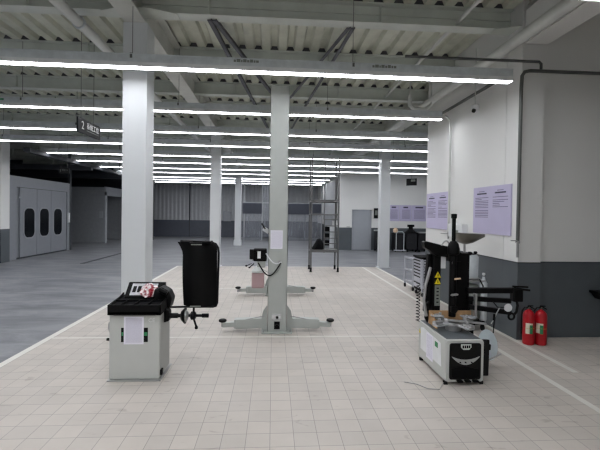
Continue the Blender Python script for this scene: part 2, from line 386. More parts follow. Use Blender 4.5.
# ================================================================== LINEAR LIGHTS
LY = [-2.9, -.8, 1.35, 3.40, 5.45, 8.04, 10.17, 12.08, 14.42, 16.5, 18.65, 20.7, 23.4, 25.3, 27.3]  # first three rows are unseen, added to light faces turned to the camera
ordn = {3: 'nearest strip light, cut by the top edge at the upper right', 4: 'long strip light that crosses in front of the first white column',
        5: 'second long strip light, ending at the white conduit on the wall', 6: 'third long strip light, running behind the hanging numbered sign',
        7: 'fourth long strip light, just under the hanging numbered sign', 8: 'fifth strip light, the first to end over the spray booth',
        9: 'sixth strip light, ending between booth and first column', 10: 'seventh strip light, third to end short of the booth',
        11: 'eighth strip light, last one before the door wall', 12: 'strip light ending over the scaffold, nearest of the far ones',
        13: 'strip light over the far bay, second of the far ones', 14: 'strip light over the far bay, third of the far ones', 15: 'farthest strip light before the rear wall'}
for i, y in enumerate(LY):
    x0 = -11.3 if y < 13.5 else -8.0
    x1 = 3.31 if y < 7 else 3.42 if y < 9.5 else (8.6 if y < 20.5 else 3.3)
    z = 3.765 if 5 < y < 6 else 3.84
    L_ = thing('strip_light', ordn.get(i, ['rearmost strip light, wholly behind the viewer', 'strip light behind the viewer, between two others', 'strip light just behind the viewer'][min(i, 2)]), 'ceiling light', (0, y, z), 'rows of linear lights under the ceiling')
    # cable tray: U channel with side walls
    mb = MB().box(x0, x1, y-.055, y-.049, z+.075, z+.175).box(x0, x1, y+.049, y+.055, z+.075, z+.175).box(x0, x1, y-.055, y+.055, z+.07, z+.076)
    mb.box(x0, x1, y-.062, y-.045, z+.168, z+.176)
    mb.build('cable_tray', 'galv', L_)
    MB().box(x0, x1, y-.058, y+.058, z+.012, z+.07).build('light_body', 'lum_body', L_)
    xx = x0+.6
    while xx < x1:
        mb = MB().cyl((xx, y, z+.17), (xx, y, 5.1), .004, n=6); mb.box(xx-.015, xx+.015, y-.06, y+.06, z+.12, z+.185); xx += 2.94
        mb.build('hanger', 'pipe_dark', L_)
    seg = 1.47; k = 0; xe = x1
    while xe-.3 > x0:
        xs = max(x0, xe-seg)
        mb = MB(); nn = 6; rr = .024
        pr = [(y-.056, z+.012), (y-.056, z+.0085), (y-.052, z+.006), (y+.052, z+.006), (y+.056, z+.0085), (y+.056, z+.012)]
        mb.prism(pr, xs+.006, xe-.006, 'yz'); mb.build('led_tube', 'led', L_)
        xe -= seg
# faint printing on the nearest tray and green stickers on the second
L4 = [o for o in bpy.data.objects if o.get('label') == ordn[4]][0]; L5 = [o for o in bpy.data.objects if o.get('label') == ordn[5]][0]
for x0_ in (-.55, 1.32):
    mb = MB(); xx = x0_
    for w_ in (.03, .05, .02, .045, .03, .04, .025, .035):
        mb.box(xx, xx+w_, 5.394, 5.3955, 3.885, 3.885+.03+.01*(w_ > .035)); xx += w_+.008
    mb.build('print', 'label_grey', L4)
for xx in (-6.1, -5.35):
    MB().box(xx, xx+.22, 7.98, 7.985, 3.95, 3.985).build('sticker', 'green_tag', L5)

# ================================================================== BOOTHS ON THE LEFT
B = thing('spray_booth', 'grey spray booth with three rounded windows in its doors', 'spray booth', (-9.55, 15.2, 0))
MB().box(-14.5, -9.6, 15.2, 19.5, 0, 3.1).build('booth_wall', 'booth', B)
MB().box(-9.6, -9.55, 15.2, 19.5, 2.72, 3.12).box(-9.6, -9.55, 15.2, 15.6, 0, 2.72).box(-9.6, -9.55, 19.28, 19.5, 0, 2.72).build('door_frame', 'booth', B)
edges = [15.8, 16.89, 17.92, 19.2]
wins = [(16.05, 16.69), (17.08, 17.71), (18.13, 18.76)]
for k in range(3):
    dr = MB().box(-9.59, -9.545, edges[k]+.012, edges[k+1]-.012, .06, 2.70).build('door', 'booth', B)
    a, b = wins[k]
    MB().prism(rrect(a-.06, b+.06, .74, 1.97, .26, 7), -9.545, -9.53, 'yz').build('window_frame', 'booth_trim', dr)
    MB().prism(rrect(a, b, .79, 1.92, .22, 7), -9.545, -9.522, 'yz').build('window_pane', 'dark_glass', dr)
MB().box(-9.6, -9.565, 15.6, 19.28, 0, .06).build('threshold', 'seam', B); MB().box(-9.6, -9.566, 15.6, 19.28, 2.70, 2.72).build('door_head', 'seam', B)
MB().box(-9.55, -9.50, 19.32, 19.44, 1.3, 1.75).build('control_box', 'white_plastic', B)
MB().box(-9.56, -9.545, 15.72, 15.9, 2.3, 2.36).build('nameplate', 'booth_trim', B)
B2 = thing('mixing_booth', 'plain grey booth farther back with a dark open side', 'spray booth', (-9.65, 23.7, 0))
MB().box(-13.5, -9.7, 23.7, 23.76, 0, 3.22).build('front_wall', 'booth_dark', B2)
MB().box(-9.7, -9.62, 23.7, 23.95, 0, 2.95).box(-9.7, -9.62, 26.6, 26.9, 0, 2.95).box(-9.7, -9.62, 23.7, 26.9, 2.75, 3.25).build('side_frame', 'booth_trim', B2)
MB().box(-13.5, -9.7, 26.84, 26.9, 0, 3.22).box(-13.5, -9.7, 23.76, 26.84, 3.16, 3.22).build('booth_wall', 'booth_dark', B2)
MB().box(-9.95, -9.75, 23.68, 23.7, 1.45, 1.85).build('notice', 'booth_trim', B2)

# ================================================================== HANGING SIGNS
sg = thing('hanging_sign', 'black hanging sign with a large 2 and white characters', 'sign', (-3.435, 7.45, 3.385))
bdz = 3.385; ang = PI/2
MB().box(-3.43, -3.40, 7.22, 8.12, 3.255, 3.515).build('board', 'sign_black', sg)
text('2', .2, 'white_mark', 'number', sg, (-3.399, 7.39, 3.39), (PI/2, 0, ang), .001)
text('系统工位', .125, 'white_mark', 'lettering', sg, (-3.399, 7.79, 3.41), (PI/2, 0, ang), .001)
MB().box(-3.40, -3.398, 7.54, 8.04, 3.325, 3.333).build('underline', 'label_grey', sg)
for yy in (7.35, 7.85): MB().cyl((-3.415, yy, 3.515), (-3.415, yy, 5.1), .004, n=6).build('wire', 'pipe_dark', sg)
s2 = thing('hanging_sign', 'small dark numbered sign hanging beside the spray booth', 'sign', (-7.2, 14.3, 3.25))
MB().box(-7.36, -7.02, 14.29, 14.32, 3.13, 3.33).build('board', 'sign_black', s2)
text('1', .12, 'label_grey', 'number', s2, (-7.31, 14.285, 3.23), FRONT, .001)
text('系统工位', .05, 'label_grey', 'lettering', s2, (-7.15, 14.285, 3.25), FRONT, .001)
for xx in (-7.3, -7.08): MB().cyl((xx, 14.3, 3.33), (xx, 14.3, 5.1), .004, n=6).build('wire', 'pipe_dark', s2)
s3 = thing('hanging_sign', 'small dark sign under the strip lights above the purple wall boards', 'sign', (6.32, 18.0, 3.4))
a3 = math.radians(-38)
q = MB().box(-.24, .24, -.02, .02, -.16, .16); q.v = [(6.32+v[0]*math.cos(a3)-v[1]*math.sin(a3), 18+v[0]*math.sin(a3)+v[1]*math.cos(a3), 3.4+v[2]) for v in q.v]
q.build('board', 'sign_black', s3)
q = MB().box(-.02, .18, -.024, -.02, .02, .12); q.v = [(6.32+v[0]*math.cos(a3)-v[1]*math.sin(a3), 18+v[0]*math.sin(a3)+v[1]*math.cos(a3), 3.4+v[2]) for v in q.v]
q.build('pictogram', 'label_grey', s3)
MB().cyl((6.32, 18, 3.56), (6.32, 18, 5.1), .005, n=6).build('wire', 'pipe_dark', s3)
s4 = thing('wall_notice', 'small dark framed notice on the wall right of the grey door', 'sign', (5.42, 20.76, 1.95))
MB().box(5.3, 5.55, 20.76, 20.8, 1.68, 2.22).build('frame', 'sign_black', s4)
MB().box(5.35, 5.5, 20.752, 20.76, 1.85, 2.1).build('card', 'label_grey', s4)

# cameras
dc = thing('dome_camera', 'white dome camera hanging by the white wall', 'camera', (3.6, 7.0, 3.87))
MB().lathe((3.6, 7.0, 3.77), [(.02, -.02), (.055, 0), (.07, .05), (.07, .1), (.02, .12)]).build('housing', 'white_plastic', dc, smooth=True)
MB().lathe((3.56, 6.97, 3.77), [(.01, -.035), (.032, -.02), (.038, .015), (.02, .03)], ax=(.5, .4, .8)).build('lens_dome', 'black_gloss', dc, smooth=True)
MB().cyl((3.6, 7.0, 3.89), (3.6, 7.0, 4.9), .011, n=8).box(3.55, 3.65, 6.97, 7.03, 3.87, 3.89).build('drop_rod', 'pipe_paint', dc)
dc2 = thing('dome_camera', 'white dome camera hanging over the far floor near the booths', 'camera', (-6.9, 18.5, 3.62))
MB().lathe((-6.9, 18.5, 3.5), [(.05, 0), (.12, .05), (.13, .14), (.05, .2)]).build('housing', 'white_plastic', dc2, smooth=True)
MB().cyl((-6.9, 18.5, 3.7), (-6.9, 18.5, 5.1), .02, n=8).build('drop_rod', 'pipe_dark', dc2)
pipe([(2.83, -4.8, 4.9), (2.83, 20.6, 4.9)], .03, 'pipe_paint', 'thin pale pipe running through the ceiling beams on the right')
for yy in (5.0, 5.9):
    o = MB().lathe((-2.79, yy, 4.55), [(.078, 0), (.092, .003), (.092, .04), (.078, .043)], ax=(0, 1, 0)).build('pipe_collar', 'galv', bpy.data.objects['ceiling_pipe'], smooth=True)
# sprinkler or sensor device near the second strip light's end
sd = thing('ceiling_unit_heater', 'bent pale pipe fitting hanging above the end of the second strip light', 'fitting', (3.15, 8.6, 4.3))
MB().tube([(2.95, 8.6, 4.5), (2.95, 8.6, 4.28), (3.05, 8.6, 4.2), (3.3, 8.6, 4.2), (3.42, 8.6, 4.3)], .045, 10).build('bent_pipe', 'pipe_paint', sd, smooth=True)
MB().cyl((2.95, 8.6, 4.4), (2.95, 8.6, 5.1), .02, n=8).cyl((3.42, 8.6, 4.3), (3.42, 8.6, 5.1), .02, n=8).build('hanger', 'pipe_paint', sd)
sd.name = 'pipe_fitting'

# ================================================================== WALL BOARDS
def wall_board_side(y0, y1, z0, z1, cols, label, sparse=False):
    o = thing('wall_board', label, 'notice board', (3.735, (y0+y1)/2, z0))
    MB().box(3.715, 3.738, y0, y1, z0, z1).build('panel', 'poster', o)
    W = (y1-y0)/cols; rnd = random.Random(int(y0*10))
    for c in range(cols):
        ys = y1-c*W-.12*W; ye = y1-(c+1)*W+.12*W; H_ = z1-z0
        MB().box(3.712, 3.715, (ys+ye)/2-.09, (ys+ye)/2+.09, z1-.105*H_, z1-.09*H_).build('heading', 'poster_ink', o)
        MB().box(3.712, 3.715, (ys+ye)/2-.16, (ys+ye)/2+.16, z1-.16*H_, z1-.13*H_).build('title', 'poster_title', o)
        mb = MB(); z = z1-.23*H_; end = z0+(.30*H_ if not (sparse and c == cols-1) else .52*H_)
        while z > end:
            e = ye+(0 if rnd.random() > .3 else rnd.uniform(.1, .6)*(ys-ye))
            mb.box(3.713, 3.715, min(e, ys-.05), ys, z-.008, z+.004); z -= .029 if rnd.random() > .15 else .05
        t_ = mb.build('text_block', 'poster_ink', o)
wall_board_side(6.04, 7.21, 1.58, 2.4, 2, 'large purple notice board on the white wall nearest the pillar', True)
wall_board_side(8.26, 9.48, 1.58, 2.4, 2, 'purple notice board at the far end of the white wall')
for k, (xa, xb) in enumerate(((6.05, 6.68), (6.68, 7.33), (7.33, 8.15))):
    lb = ['first of three purple boards on the far wall, beside the white column', 'middle of the three purple boards on the far wall', 'last of the three purple boards on the far wall, next to the wall corner'][k]
    o = thing('wall_board', lb, 'notice board', ((xa+xb)/2, 20.79, 1.56), 'purple boards on the far wall')
    MB().box(xa+.01, xb-.01, 20.77, 20.795, 1.56, 2.4).build('panel', 'poster', o)
    MB().box(xa+.2, xb-.2, 20.766, 20.77, 2.25, 2.32).build('title', 'poster_title', o)
    mb = MB(); z = 2.15
    while z > 1.7: mb.box(xa+.12, xb-.1, 20.767, 20.77, z-.012, z+.006); z -= .05
    mb.build('text_block', 'poster_ink', o)

# ================================================================== TWO-POST LIFT
def u_post(mb, x0, x1, y0, y1, z0, z1, sgn):       # C-shaped steel section, open towards the other post
    mb.box(x0, x1, y0 if sgn > 0 else y1-.008, y0+.008 if sgn > 0 else y1, z0, z1)
    mb.box(x0, x0+.008, y0, y1, z0, z1); mb.box(x1-.008, x1, y0, y1, z0, z1)
    ya = y1-.008 if sgn > 0 else y0
    mb.box(x0, x0+.06, ya, ya+.008, z0, z1); mb.box(x1-.06, x1, ya, ya+.008, z0, z1)
def arm(root, side, py, front):
    s_ = side; cx = .085
    o = MB().bar((cx+s_*.20, py, .13), (cx+s_*.66, py-.02*front, .12), .13, .15).build('lift_arm', 'lift_grey', root, bevel=.006)
    MB().bar((cx+s_*.60, py-.02*front, .115), (cx+s_*.86, py-.03*front, .10), .085, .07).build('extension', 'lift_grey', o, bevel=.004)
    MB().box(cx+s_*.655-.02, cx+s_*.655+.02, py-.09, py+.05, .06, .19).build('collar', 'lift_grey', o)
    MB().cyl((cx+s_*.86, py-.03, .07), (cx+s_*.86, py-.03, .15), .022).build('pad_screw', 'steel', o)
    MB().lathe((cx+s_*.86, py-.03, .145), [(.045, 0), (.062, .012), (.062, .032), (.05, .042)]).build('rubber_pad', 'rubber', o, smooth=True)
    MB().bar((cx+s_*.2, py-.07, .25), (cx+s_*.5, py-.07, .19), .008, .012).build('guard_rod', 'steel', o)
def lift_post(x0, x1, y0, y1, sgn, z1, root, nm='post'):
    mb = MB(); u_post(mb, x0, x1, y0, y1, .02, z1, sgn); p_ = mb.build(nm, 'lift_grey', root)
    MB().box(x0-.09, x1+.09, y0-.06, y1+.06, 0, .022).build('base_plate', 'lift_grey', root, bevel=.003)
    for sx in (x0-.01, x1+.01):
        s_ = -1 if sx < (x0+x1)/2 else 1
        MB().prism([(sx, .02), (sx+s_*.07, .02), (sx+s_*.09, .2), (sx+s_*.06, .33), (sx, .42)], y0+.08, y0+.10).build('gusset', 'lift_grey', root)
    for bx in (x0-.06, x1+.06):
        for by in (y0-.03, y1+.03): MB().lathe((bx, by, .022), [(.016, 0), (.016, .014), (.006, .015), (.006, .03)], n=6).build('anchor_bolt', 'steel', root)
    MB().box(x0+.03, x1-.03, min(y0, y1)+.05, max(y0, y1)+.02, .06, 1.0).build('carriage', 'black_rough', root)
lf = thing('two_post_lift', 'light grey two-post car lift standing in the middle of the tiles', 'car lift', (.085, 6.27, 0))
lift_post(-.065, .235, 6.27, 6.55, 1, 3.87, lf)
lift_post(-.065, .235, 9.12, 9.40, -1, 3.87, lf)
for s_ in (-1, 1):
    arm(lf, s_, 6.42, 1); arm(lf, s_, 9.22, -1)
# openings with bolts at the foot
MB().box(.0, .15, 6.262, 6.27, .20, .30).build('access_plate', 'chrome', lf, bevel=.003)
MB().cyl((.085, 6.262, .12), (.085, 6.225, .12), .028, n=6).box(.04, .13, 6.264, 6.27, .06, .18).build('lock_bolt', 'black', lf)
MB().cyl((.085, 6.262, .25), (.085, 6.235, .25), .022, n=6).build('lock_bolt', 'black', lf)
MB().box(-.035, .155, 6.266, 6.269, 1.325, 1.615).build('notice_sheet', 'paper', lf)
mb = MB()
for k in range(16):
    z = 1.59-k*.016; mb.box(-.02, .14, 6.2645, 6.266, z-.002, z+.002)
mb.build('sheet_print', 'paper_ink', lf)
# power unit hanging on the post's left side
MB().box(-.30, -.09, 6.30, 6.46, 1.12, 1.32).build('motor', 'black', lf, bevel=.02)
mb = MB()
for k in range(6): mb.box(-.31, -.13, 6.29, 6.47, 1.135+k*.03, 1.142+k*.03)
mb.build('cooling_fins', 'black_rough', lf)
MB().box(-.36, -.29, 6.31, 6.42, 1.15, 1.31).build('switch_box', 'black_gloss', lf, bevel=.006)
MB().box(-.235, -.185, 6.285, 6.29, 1.17, 1.28).build('rating_plate', 'white_plastic', lf)
MB().box(-.24, -.11, 6.33, 6.43, 1.02, 1.12).build('pump_block', 'lift_grey', lf, bevel=.008)
MB().lathe((-.225, 6.38, .94), [(.1, 0), (.1, .03), (.05, .09), (.04, .1)], n=20).build('reservoir_neck', 'tank_upper', lf, smooth=True)
MB().box(-.325, -.125, 6.32, 6.46, .69, .945).build('reservoir', 'tank_oil', lf, bevel=.02)
MB().cyl((-.29, 6.36, 1.08), (-.35, 6.33, 1.03), .008).lathe((-.36, 6.33, 1.02), [(.005, -.012), (.016, -.006), (.016, .008), (.004, .014)]).build('lowering_handle', 'black', lf)
MB().cyl((-.33, 6.36, 1.08), (-.40, 6.34, 1.05), .006).lathe((-.41, 6.34, 1.045), [(.004, -.014), (.017, -.006), (.017, .008), (.004, .014)]).build('valve_knob', 'black', lf)
def arc(p0, p1, sag, n=12, dy=0):
    return [(p0[0]+(p1[0]-p0[0])*t, p0[1]+(p1[1]-p0[1])*t+dy*math.sin(PI*t), p0[2]+(p1[2]-p0[2])*t-sag*math.sin(PI*t)) for t in [i/n for i in range(n+1)]]
MB().tube(arc((-.1, 6.28, 1.25), (.14, 6.24, 1.12), .08), .010, 8).build('white_hose', 'white_plastic', lf, smooth=True)
MB().tube(arc((-.22, 6.28, 1.1), (.13, 6.24, 1.11), .2), .010, 8).build('black_hose', 'rubber', lf, smooth=True)
MB().tube(arc((-.17, 6.28, 1.02), (.1, 6.24, 1.0), .06), .005, 8).build('thin_hose', 'steel', lf, smooth=True)
MB().box(.09, .13, 6.24, 6.27, 1.1, 1.14).build('hose_clip', 'steel', lf)
MB().bar((-.065, 6.4, 1.58), (-.15, 6.36, 1.64), .012, .07).build('release_bracket', 'white_plastic', lf, bevel=.004)
MB().cyl((-.12, 6.36, 1.63), (-.18, 6.34, 1.72), .012).build('release_handle', 'black', lf)

# ================================================================== WHEEL BALANCER
wb = thing('wheel_balancer', 'grey wheel balancer with black tray and raised black hood', 'wheel balancer', (-1.5, 4.75, 0))
bx0, bx1, by0, by1 = -1.79, -1.24, 4.53, 4.97
MB().box(bx0-.01, bx1+.02, by0-.03, by1+.03, 0, .012).build('base_plate', 'steel', wb)
MB().box(bx0, bx1, by0, by1, .012, .735).build('body', 'machine_grey', wb, bevel=.012)
MB().box(bx1-.002, bx1+.003, by0+.03, by1-.03, .03, .7).build('side_cover', 'machine_side', wb, bevel=.001)
# weights tray: rim, pockets, sloping towards a console
tx0, tx1, ty0, ty1 = -1.80, -1.225, 4.50, 4.96
mb = MB()
mb.prism([(ty0, .755), (ty0+.015, .735), (ty1, .735), (ty1, .90), (ty1-.12, .875), (ty0, .85)], tx0, tx0+.02, 'yz')
mb.prism([(ty0, .755), (ty0+.015, .735), (ty1, .735), (ty1, .90), (ty1-.12, .875), (ty0, .85)], tx1-.02, tx1, 'yz')
mb.box(tx0, tx1, ty0, ty0+.02, .735, .85); mb.box(tx0+.01, tx1-.01, ty0, ty1, .735, .775)
mb.build('tray', 'black', wb, bevel=.006)
MB().prism([(ty0+.021, .776), (ty1, .776), (ty1, .872), (ty0+.021, .822)], tx0+.021, tx1-.021, 'yz').build('pocket_liner', 'black_rough', wb)
mb = MB()
for k in range(1, 4): mb.box(tx0+k*.141-.005, tx0+k*.141+.005, ty0+.02, ty1-.03, .775, .858)
mb.box(tx0+.02, tx1-.02, 4.70, 4.71, .775, .862)
mb.build('tray_divider', 'black_rough', wb)
MB().box(-1.73, -1.28, ty0-.004, ty0+.001, .735, .75).build('tray_lip', 'black_gloss', wb)
cons = MB().prism([(ty1-.14, .80), (ty1+.06, .80), (ty1+.06, 1.015), (ty1+.02, 1.02), (ty1-.14, .875)], -1.735, -1.30, 'yz').build('console', 'black', wb, bevel=.008)
d_ = Vector((0, .16, .145)).normalized(); nrm = Vector((0, -d_.z, d_.y))
def on_cons(x, t, h=0): p_ = Vector((x, ty1-.14, .875))+d_*t+nrm*h; return tuple(p_)
def quad(mb, x0, x1, t0, t1, h0, h1):
    return mb.add([on_cons(x0, t0, h0), on_cons(x1, t0, h0), on_cons(x1, t1, h0), on_cons(x0, t1, h0), on_cons(x0, t0, h1), on_cons(x1, t0, h1), on_cons(x1, t1, h1), on_cons(x0, t1, h1)],
                  [(3, 2, 1, 0), (4, 5, 6, 7), (0, 1, 5, 4), (1, 2, 6, 5), (2, 3, 7, 6), (3, 0, 4, 7)])
quad(MB(), -1.68, -1.38, .02, .19, 0, .004).build('display_panel', 'display', cons)
mb = MB()
for k in range(3): quad(mb, -1.66+k*.055, -1.62+k*.055, .06, .15, .004, .006)
mb.build('display_keys', 'black_gloss', cons)
bag = MB().lathe((-1.47, ty1-.09, .935), [(.03, -.01), (.09, -.006), (.1, .01), (.06, .03), (.02, .035)], ax=(.1, -.62, .76), n=18)
bag.v = [(v[0]+random.uniform(-.014, .014), v[1]+random.uniform(-.01, .01), v[2]+random.uniform(-.012, .012)) for v in bag.v]
o = bag.build('plastic_bag', 'pink_wrap', None, smooth=False); tag(o, 'crumpled red and white plastic bag lying on the wheel balancer console', 'bag')
# black lump of tools / gauge head beside it
MB().lathe((-1.31, 4.82, .90), [(.03, -.06), (.08, -.04), (.09, .03), (.06, .07), (.01, .08)], ax=(.4, 0, 1), n=16).build('gauge_head', 'black_rough', wb, smooth=True)
MB().prism([(-1.36, .80), (-1.20, .74), (-1.17, .86), (-1.21, .95), (-1.30, 1.0), (-1.38, .95)], 4.76, 4.95).build('gauge_housing', 'black', wb, bevel=.02)
MB().cyl((-1.30, 4.73, .97), (-1.22, 4.73, .93), .026).build('gauge_knob', 'black', wb)
# spindle
MB().prism([(-1.24, .60), (-1.18, .62), (-1.18, .73), (-1.24, .78)], 4.68, 4.80).build('spindle_housing', 'black', wb, bevel=.012)
MB().lathe((-1.19, 4.72, .675), [(.03, 0), (.03, .1), (.022, .11), (.022, .14)], ax=(1, 0, 0)).build('spindle', 'black_gloss', wb, smooth=True)
MB().lathe((-1.055, 4.72, .675), [(.03, 0), (.05, .005), (.092, .045), (.095, .055), (.03, .06)], ax=(1, 0, 0), n=28).build('flange', 'black', wb, smooth=True)
MB().lathe((-1.0, 4.72, .675), [(.07, 0), (.06, .02), (.03, .035)], ax=(1, 0, 0), n=28).build('centring_cone', 'vent_silver', wb, smooth=True)
MB().cyl((-.98, 4.72, .675), (-.74, 4.72, .675), .017).build('threaded_shaft', 'black_gloss', wb, smooth=True)
nut = MB().lathe((-.945, 4.72, .675), [(.03, 0), (.048, .01), (.048, .05), (.03, .065)], ax=(1, 0, 0)).build('wing_nut', 'black', wb, smooth=True)
MB().cyl((-.91, 4.72, .70), (-.895, 4.66, .79), .012).cyl((-.91, 4.72, .65), (-.87, 4.68, .56), .012).lathe((-.868, 4.68, .55), [(.016, -.02), (.02, 0), (.01, .02)]).build('nut_handle', 'black', nut)
MB().cyl((-.81, 4.72, .675), (-.735, 4.72, .675), .024).build('shaft_cap', 'black_rough', wb)
# hood: curved shell with a tube frame
mb = MB(); nx, nz_ = 16, 14; th = .012
def hood_pt(i, j, off):
    s_ = i/nx; t_ = j/nz_
    z = .775+.755*t_
    flare = .075*max(0, (t_-.80)/.2)**1.5
    xl = -1.045-flare-.012*math.sin(PI*t_); xr = -.655-.04*max(0, (t_-.9)/.1)**2
    y = 4.80-.13*math.sin(PI*(s_*.85+.08))+.05*(1-t_)+.10*max(0, t_-.75)
    return (xl+(xr-xl)*s_, y+off, z)
A = [hood_pt(i, j, 0) for j in range(nz_+1) for i in range(nx+1)]; Bp = [hood_pt(i, j, th) for j in range(nz_+1) for i in range(nx+1)]
n0 = len(A); W_ = nx+1; fs = []
for j in range(nz_):
    for i in range(nx):
        a = j*W_+i; fs += [(a, a+1, a+W_+1, a+W_), (n0+a, n0+a+W_, n0+a+W_+1, n0+a+1)]
for i in range(nx): fs += [(i, n0+i, n0+i+1, i+1), (nz_*W_+i, nz_*W_+i+1, n0+nz_*W_+i+1, n0+nz_*W_+i)]
for j in range(nz_): fs += [(j*W_, (j+1)*W_, n0+(j+1)*W_, n0+j*W_), (j*W_+nx, n0+j*W_+nx, n0+(j+1)*W_+nx, (j+1)*W_+nx)]
mb.add(A+Bp, fs); hood = mb.build('hood', 'black', wb, smooth=True)
fr_ = [(-1.21, 4.80, .755), (-1.06, 4.82, .755), (-.70, 4.82, .755), (-.665, 4.82, .765), (-.65, 4.82, .80), (-.640, 4.82, 1.40), (-.65, 4.84, 1.46), (-.68, 4.85, 1.505), (-.74, 4.86, 1.525), (-1.1, 4.86, 1.535)]
MB().tube(fr_, .013, 10).build('hood_frame', 'black_gloss', hood, smooth=True)
for t_, z_ in ((0, .79), (1, 1.50)):
    MB().box(-.94, -.82, 4.655+t_*.03, 4.67+t_*.03, z_, z_+.012).build('hood_slot', 'label_grey', hood)
mb = MB()
for xx in (-1.0, -.76): mb = MB().box(xx-.05, xx+.05, 4.66, 4.84, 1.52, 1.545).build('hinge_block', 'black_rough', hood, bevel=.005)
mb = MB().box(-1.63, -1.415, by0-.003, by0-.0005, .405, .715).build('notice_sheet', 'paper', wb)
m3 = MB()
for k in range(24):
    z = .695-k*.0115; m3.box(-1.61, -1.435, by0-.0045, by0-.003, z-.0018, z+.0018)
m3.build('sheet_print', 'paper_ink', wb)
for a_, b_ in ((-1.66, -1.63), (-1.415, -1.37)): MB().box(a_, b_, by0-.002, by0, .43, .59).build('warning_label', 'black', wb)
for a_, b_ in ((-1.41, -1.375), (-1.655, -1.635)): MB().box(a_, b_, by0-.003, by0-.002, .50, .54).build('label_mark', 'green', wb)
text('CE', .06, 'white_mark', 'ce_mark', wb, (-1.33, by0-.002, .67), FRONT, .001)
MB().tube([(bx0, 4.62, .64), (bx0-.035, 4.62, .62), (bx0-.04, 4.62, .56), (bx0-.02, 4.62, .51), (bx0, 4.62, .50)], .008).build('side_handle', 'steel', wb, smooth=True)
MB().cyl((bx0, 4.6, .44), (bx0-.05, 4.6, .44), .016).build('side_knob', 'black', wb)
MB().box(bx1-.03, bx1+.02, by0+.02, by0+.08, .05, .11).build('foot_pedal', 'black', wb)

# ================================================================== TYRE CHANGER
tc = thing('tyre_changer', 'grey and black tyre changer with tall black column and helper arms', 'tyre changer', (2.15, 4.7, 0))
X0, X1, Y0, Y1, ZT = 1.94, 2.37, 4.30, 5.14, .50
MB().box(X0, X1, Y0+.012, Y1, .035, ZT).build('cabinet', 'machine_grey', tc, bevel=.012)
MB().prism(rrect(X0, X1, .035, ZT, .03), Y0-.002, Y0+.014).build('front_frame', 'machine_grey', tc, bevel=.003)
fp = MB().prism(rrect(X0+.035, X1-.035, .065, ZT-.03, .025), Y0-.016, Y0).build('front_panel', 'black_gloss', tc, bevel=.004)
mb = MB(); up_, lo_ = [], []
for k in range(15):
    t_ = k/14*2-1; up_.append((2.155+t_*.158, .325-.037*(1-t_*t_))); lo_.append((2.155+t_*.158, .320-.088*(1-t_*t_)))
mb.prism(up_+lo_[::-1], Y0-.024, Y0-.014).build('smile_vent', 'vent_silver', fp)
mb = MB()
for xx in (2.09, 2.15, 2.22): mb = MB().prism([(xx-.014, .268), (xx+.006, .268), (xx+.016, .252), (xx+.0, .252)], Y0-.027, Y0-.023).build('vent_slot', 'black', fp)
MB().prism([(X0+.06, .10), (X0+.09, .085), (X1-.09, .085), (X1-.06, .10), (X1-.06, .18), (2.155, .215), (X0+.06, .19)], Y0-.024, Y0-.014).build('lower_panel', 'black_rough', fp)
bd_ = MB().prism([(2.10, .46), (2.215, .46), (2.215, .425), (2.19, .40), (2.125, .40), (2.10, .425)], Y0-.024, Y0-.015).build('badge', 'silver_badge', fp)
for k in range(4): MB().box(2.113+k*.024, 2.131+k*.024, Y0-.027, Y0-.024, .418, .45).build('badge_letter', 'black', fp)
MB().box(X0+.02, X1-.02, Y0+.04, Y1-.02, ZT-.002, ZT+.004).build('top_plate', 'wainscot', tc)
# left side graphics
MB().prism([(4.42, .16), (5.06, .16), (5.06, .43), (4.98, .45), (4.45, .42)], X0-.003, X0+.001, 'yz').build('side_graphic', 'white_plastic', tc)
MB().box(X0-.006, X0-.003, 4.66, 4.86, .12, .43).build('notice_sheet', 'paper', tc)
mb = MB()
for k in range(18): mb.box(X0-.0075, X0-.006, 4.68, 4.84, .405-k*.015, .408-k*.015)
mb.build('sheet_print', 'paper_ink', tc)
MB().box(X0-.006, X0-.003, 4.52, 4.6, .34, .40).build('green_label', 'green', tc)
MB().prism([(5.07, .35), (5.11, .35), (5.09, .40)], X0-.006, X0-.002, 'yz').build('yellow_label', 'yellow', tc)
for (xx, yy) in ((X0-.01, Y0+.05), (X1-.03, Y0+.05), (X0-.01, Y1-.06), (X1-.03, Y1-.06)):
    MB().box(xx, xx+.04, yy-.04, yy, 0, .035).build('foot', 'rubber', tc)
MB().box(X1, X1+.015, Y0+.05, Y1-.1, .06, .45).build('right_cover', 'black', tc)
# turntable with four jaw slides
tt = (2.2, 4.70)
table = MB().lathe((tt[0], tt[1], ZT), [(.09, 0), (.09, .05), (.11, .055), (.11, .075)], n=24).build('turntable', 'steel', tc, smooth=True)
for k in range(4):
    a = math.radians(20+90*k); dx, dy = math.cos(a), math.sin(a)
    sl = MB().bar((tt[0], tt[1], ZT+.085), (tt[0]+dx*.29, tt[1]+dy*.29, ZT+.085), .085, .028).build('jaw_slide', 'chrome', table, bevel=.004)
    MB().bar((tt[0]+dx*.18, tt[1]+dy*.18, ZT+.115), (tt[0]+dx*.30, tt[1]+dy*.30, ZT+.115), .055, .03).cyl((tt[0]+dx*.22, tt[1]+dy*.22, ZT+.12), (tt[0]+dx*.22, tt[1]+dy*.22, ZT+.16), .018).build('jaw', 'steel', table, bevel=.003)
MB().prism([(tt[0]-.12, tt[1]-.05), (tt[0]-.05, tt[1]-.13), (tt[0]+.05, tt[1]-.12), (tt[0]+.12, tt[1]-.03), (tt[0]+.12, tt[1]+.05), (tt[0]+.04, tt[1]+.12), (tt[0]-.06, tt[1]+.11)], ZT+.07, ZT+.098, 'xy').build('jaw_hub', 'steel', table, bevel=.006)
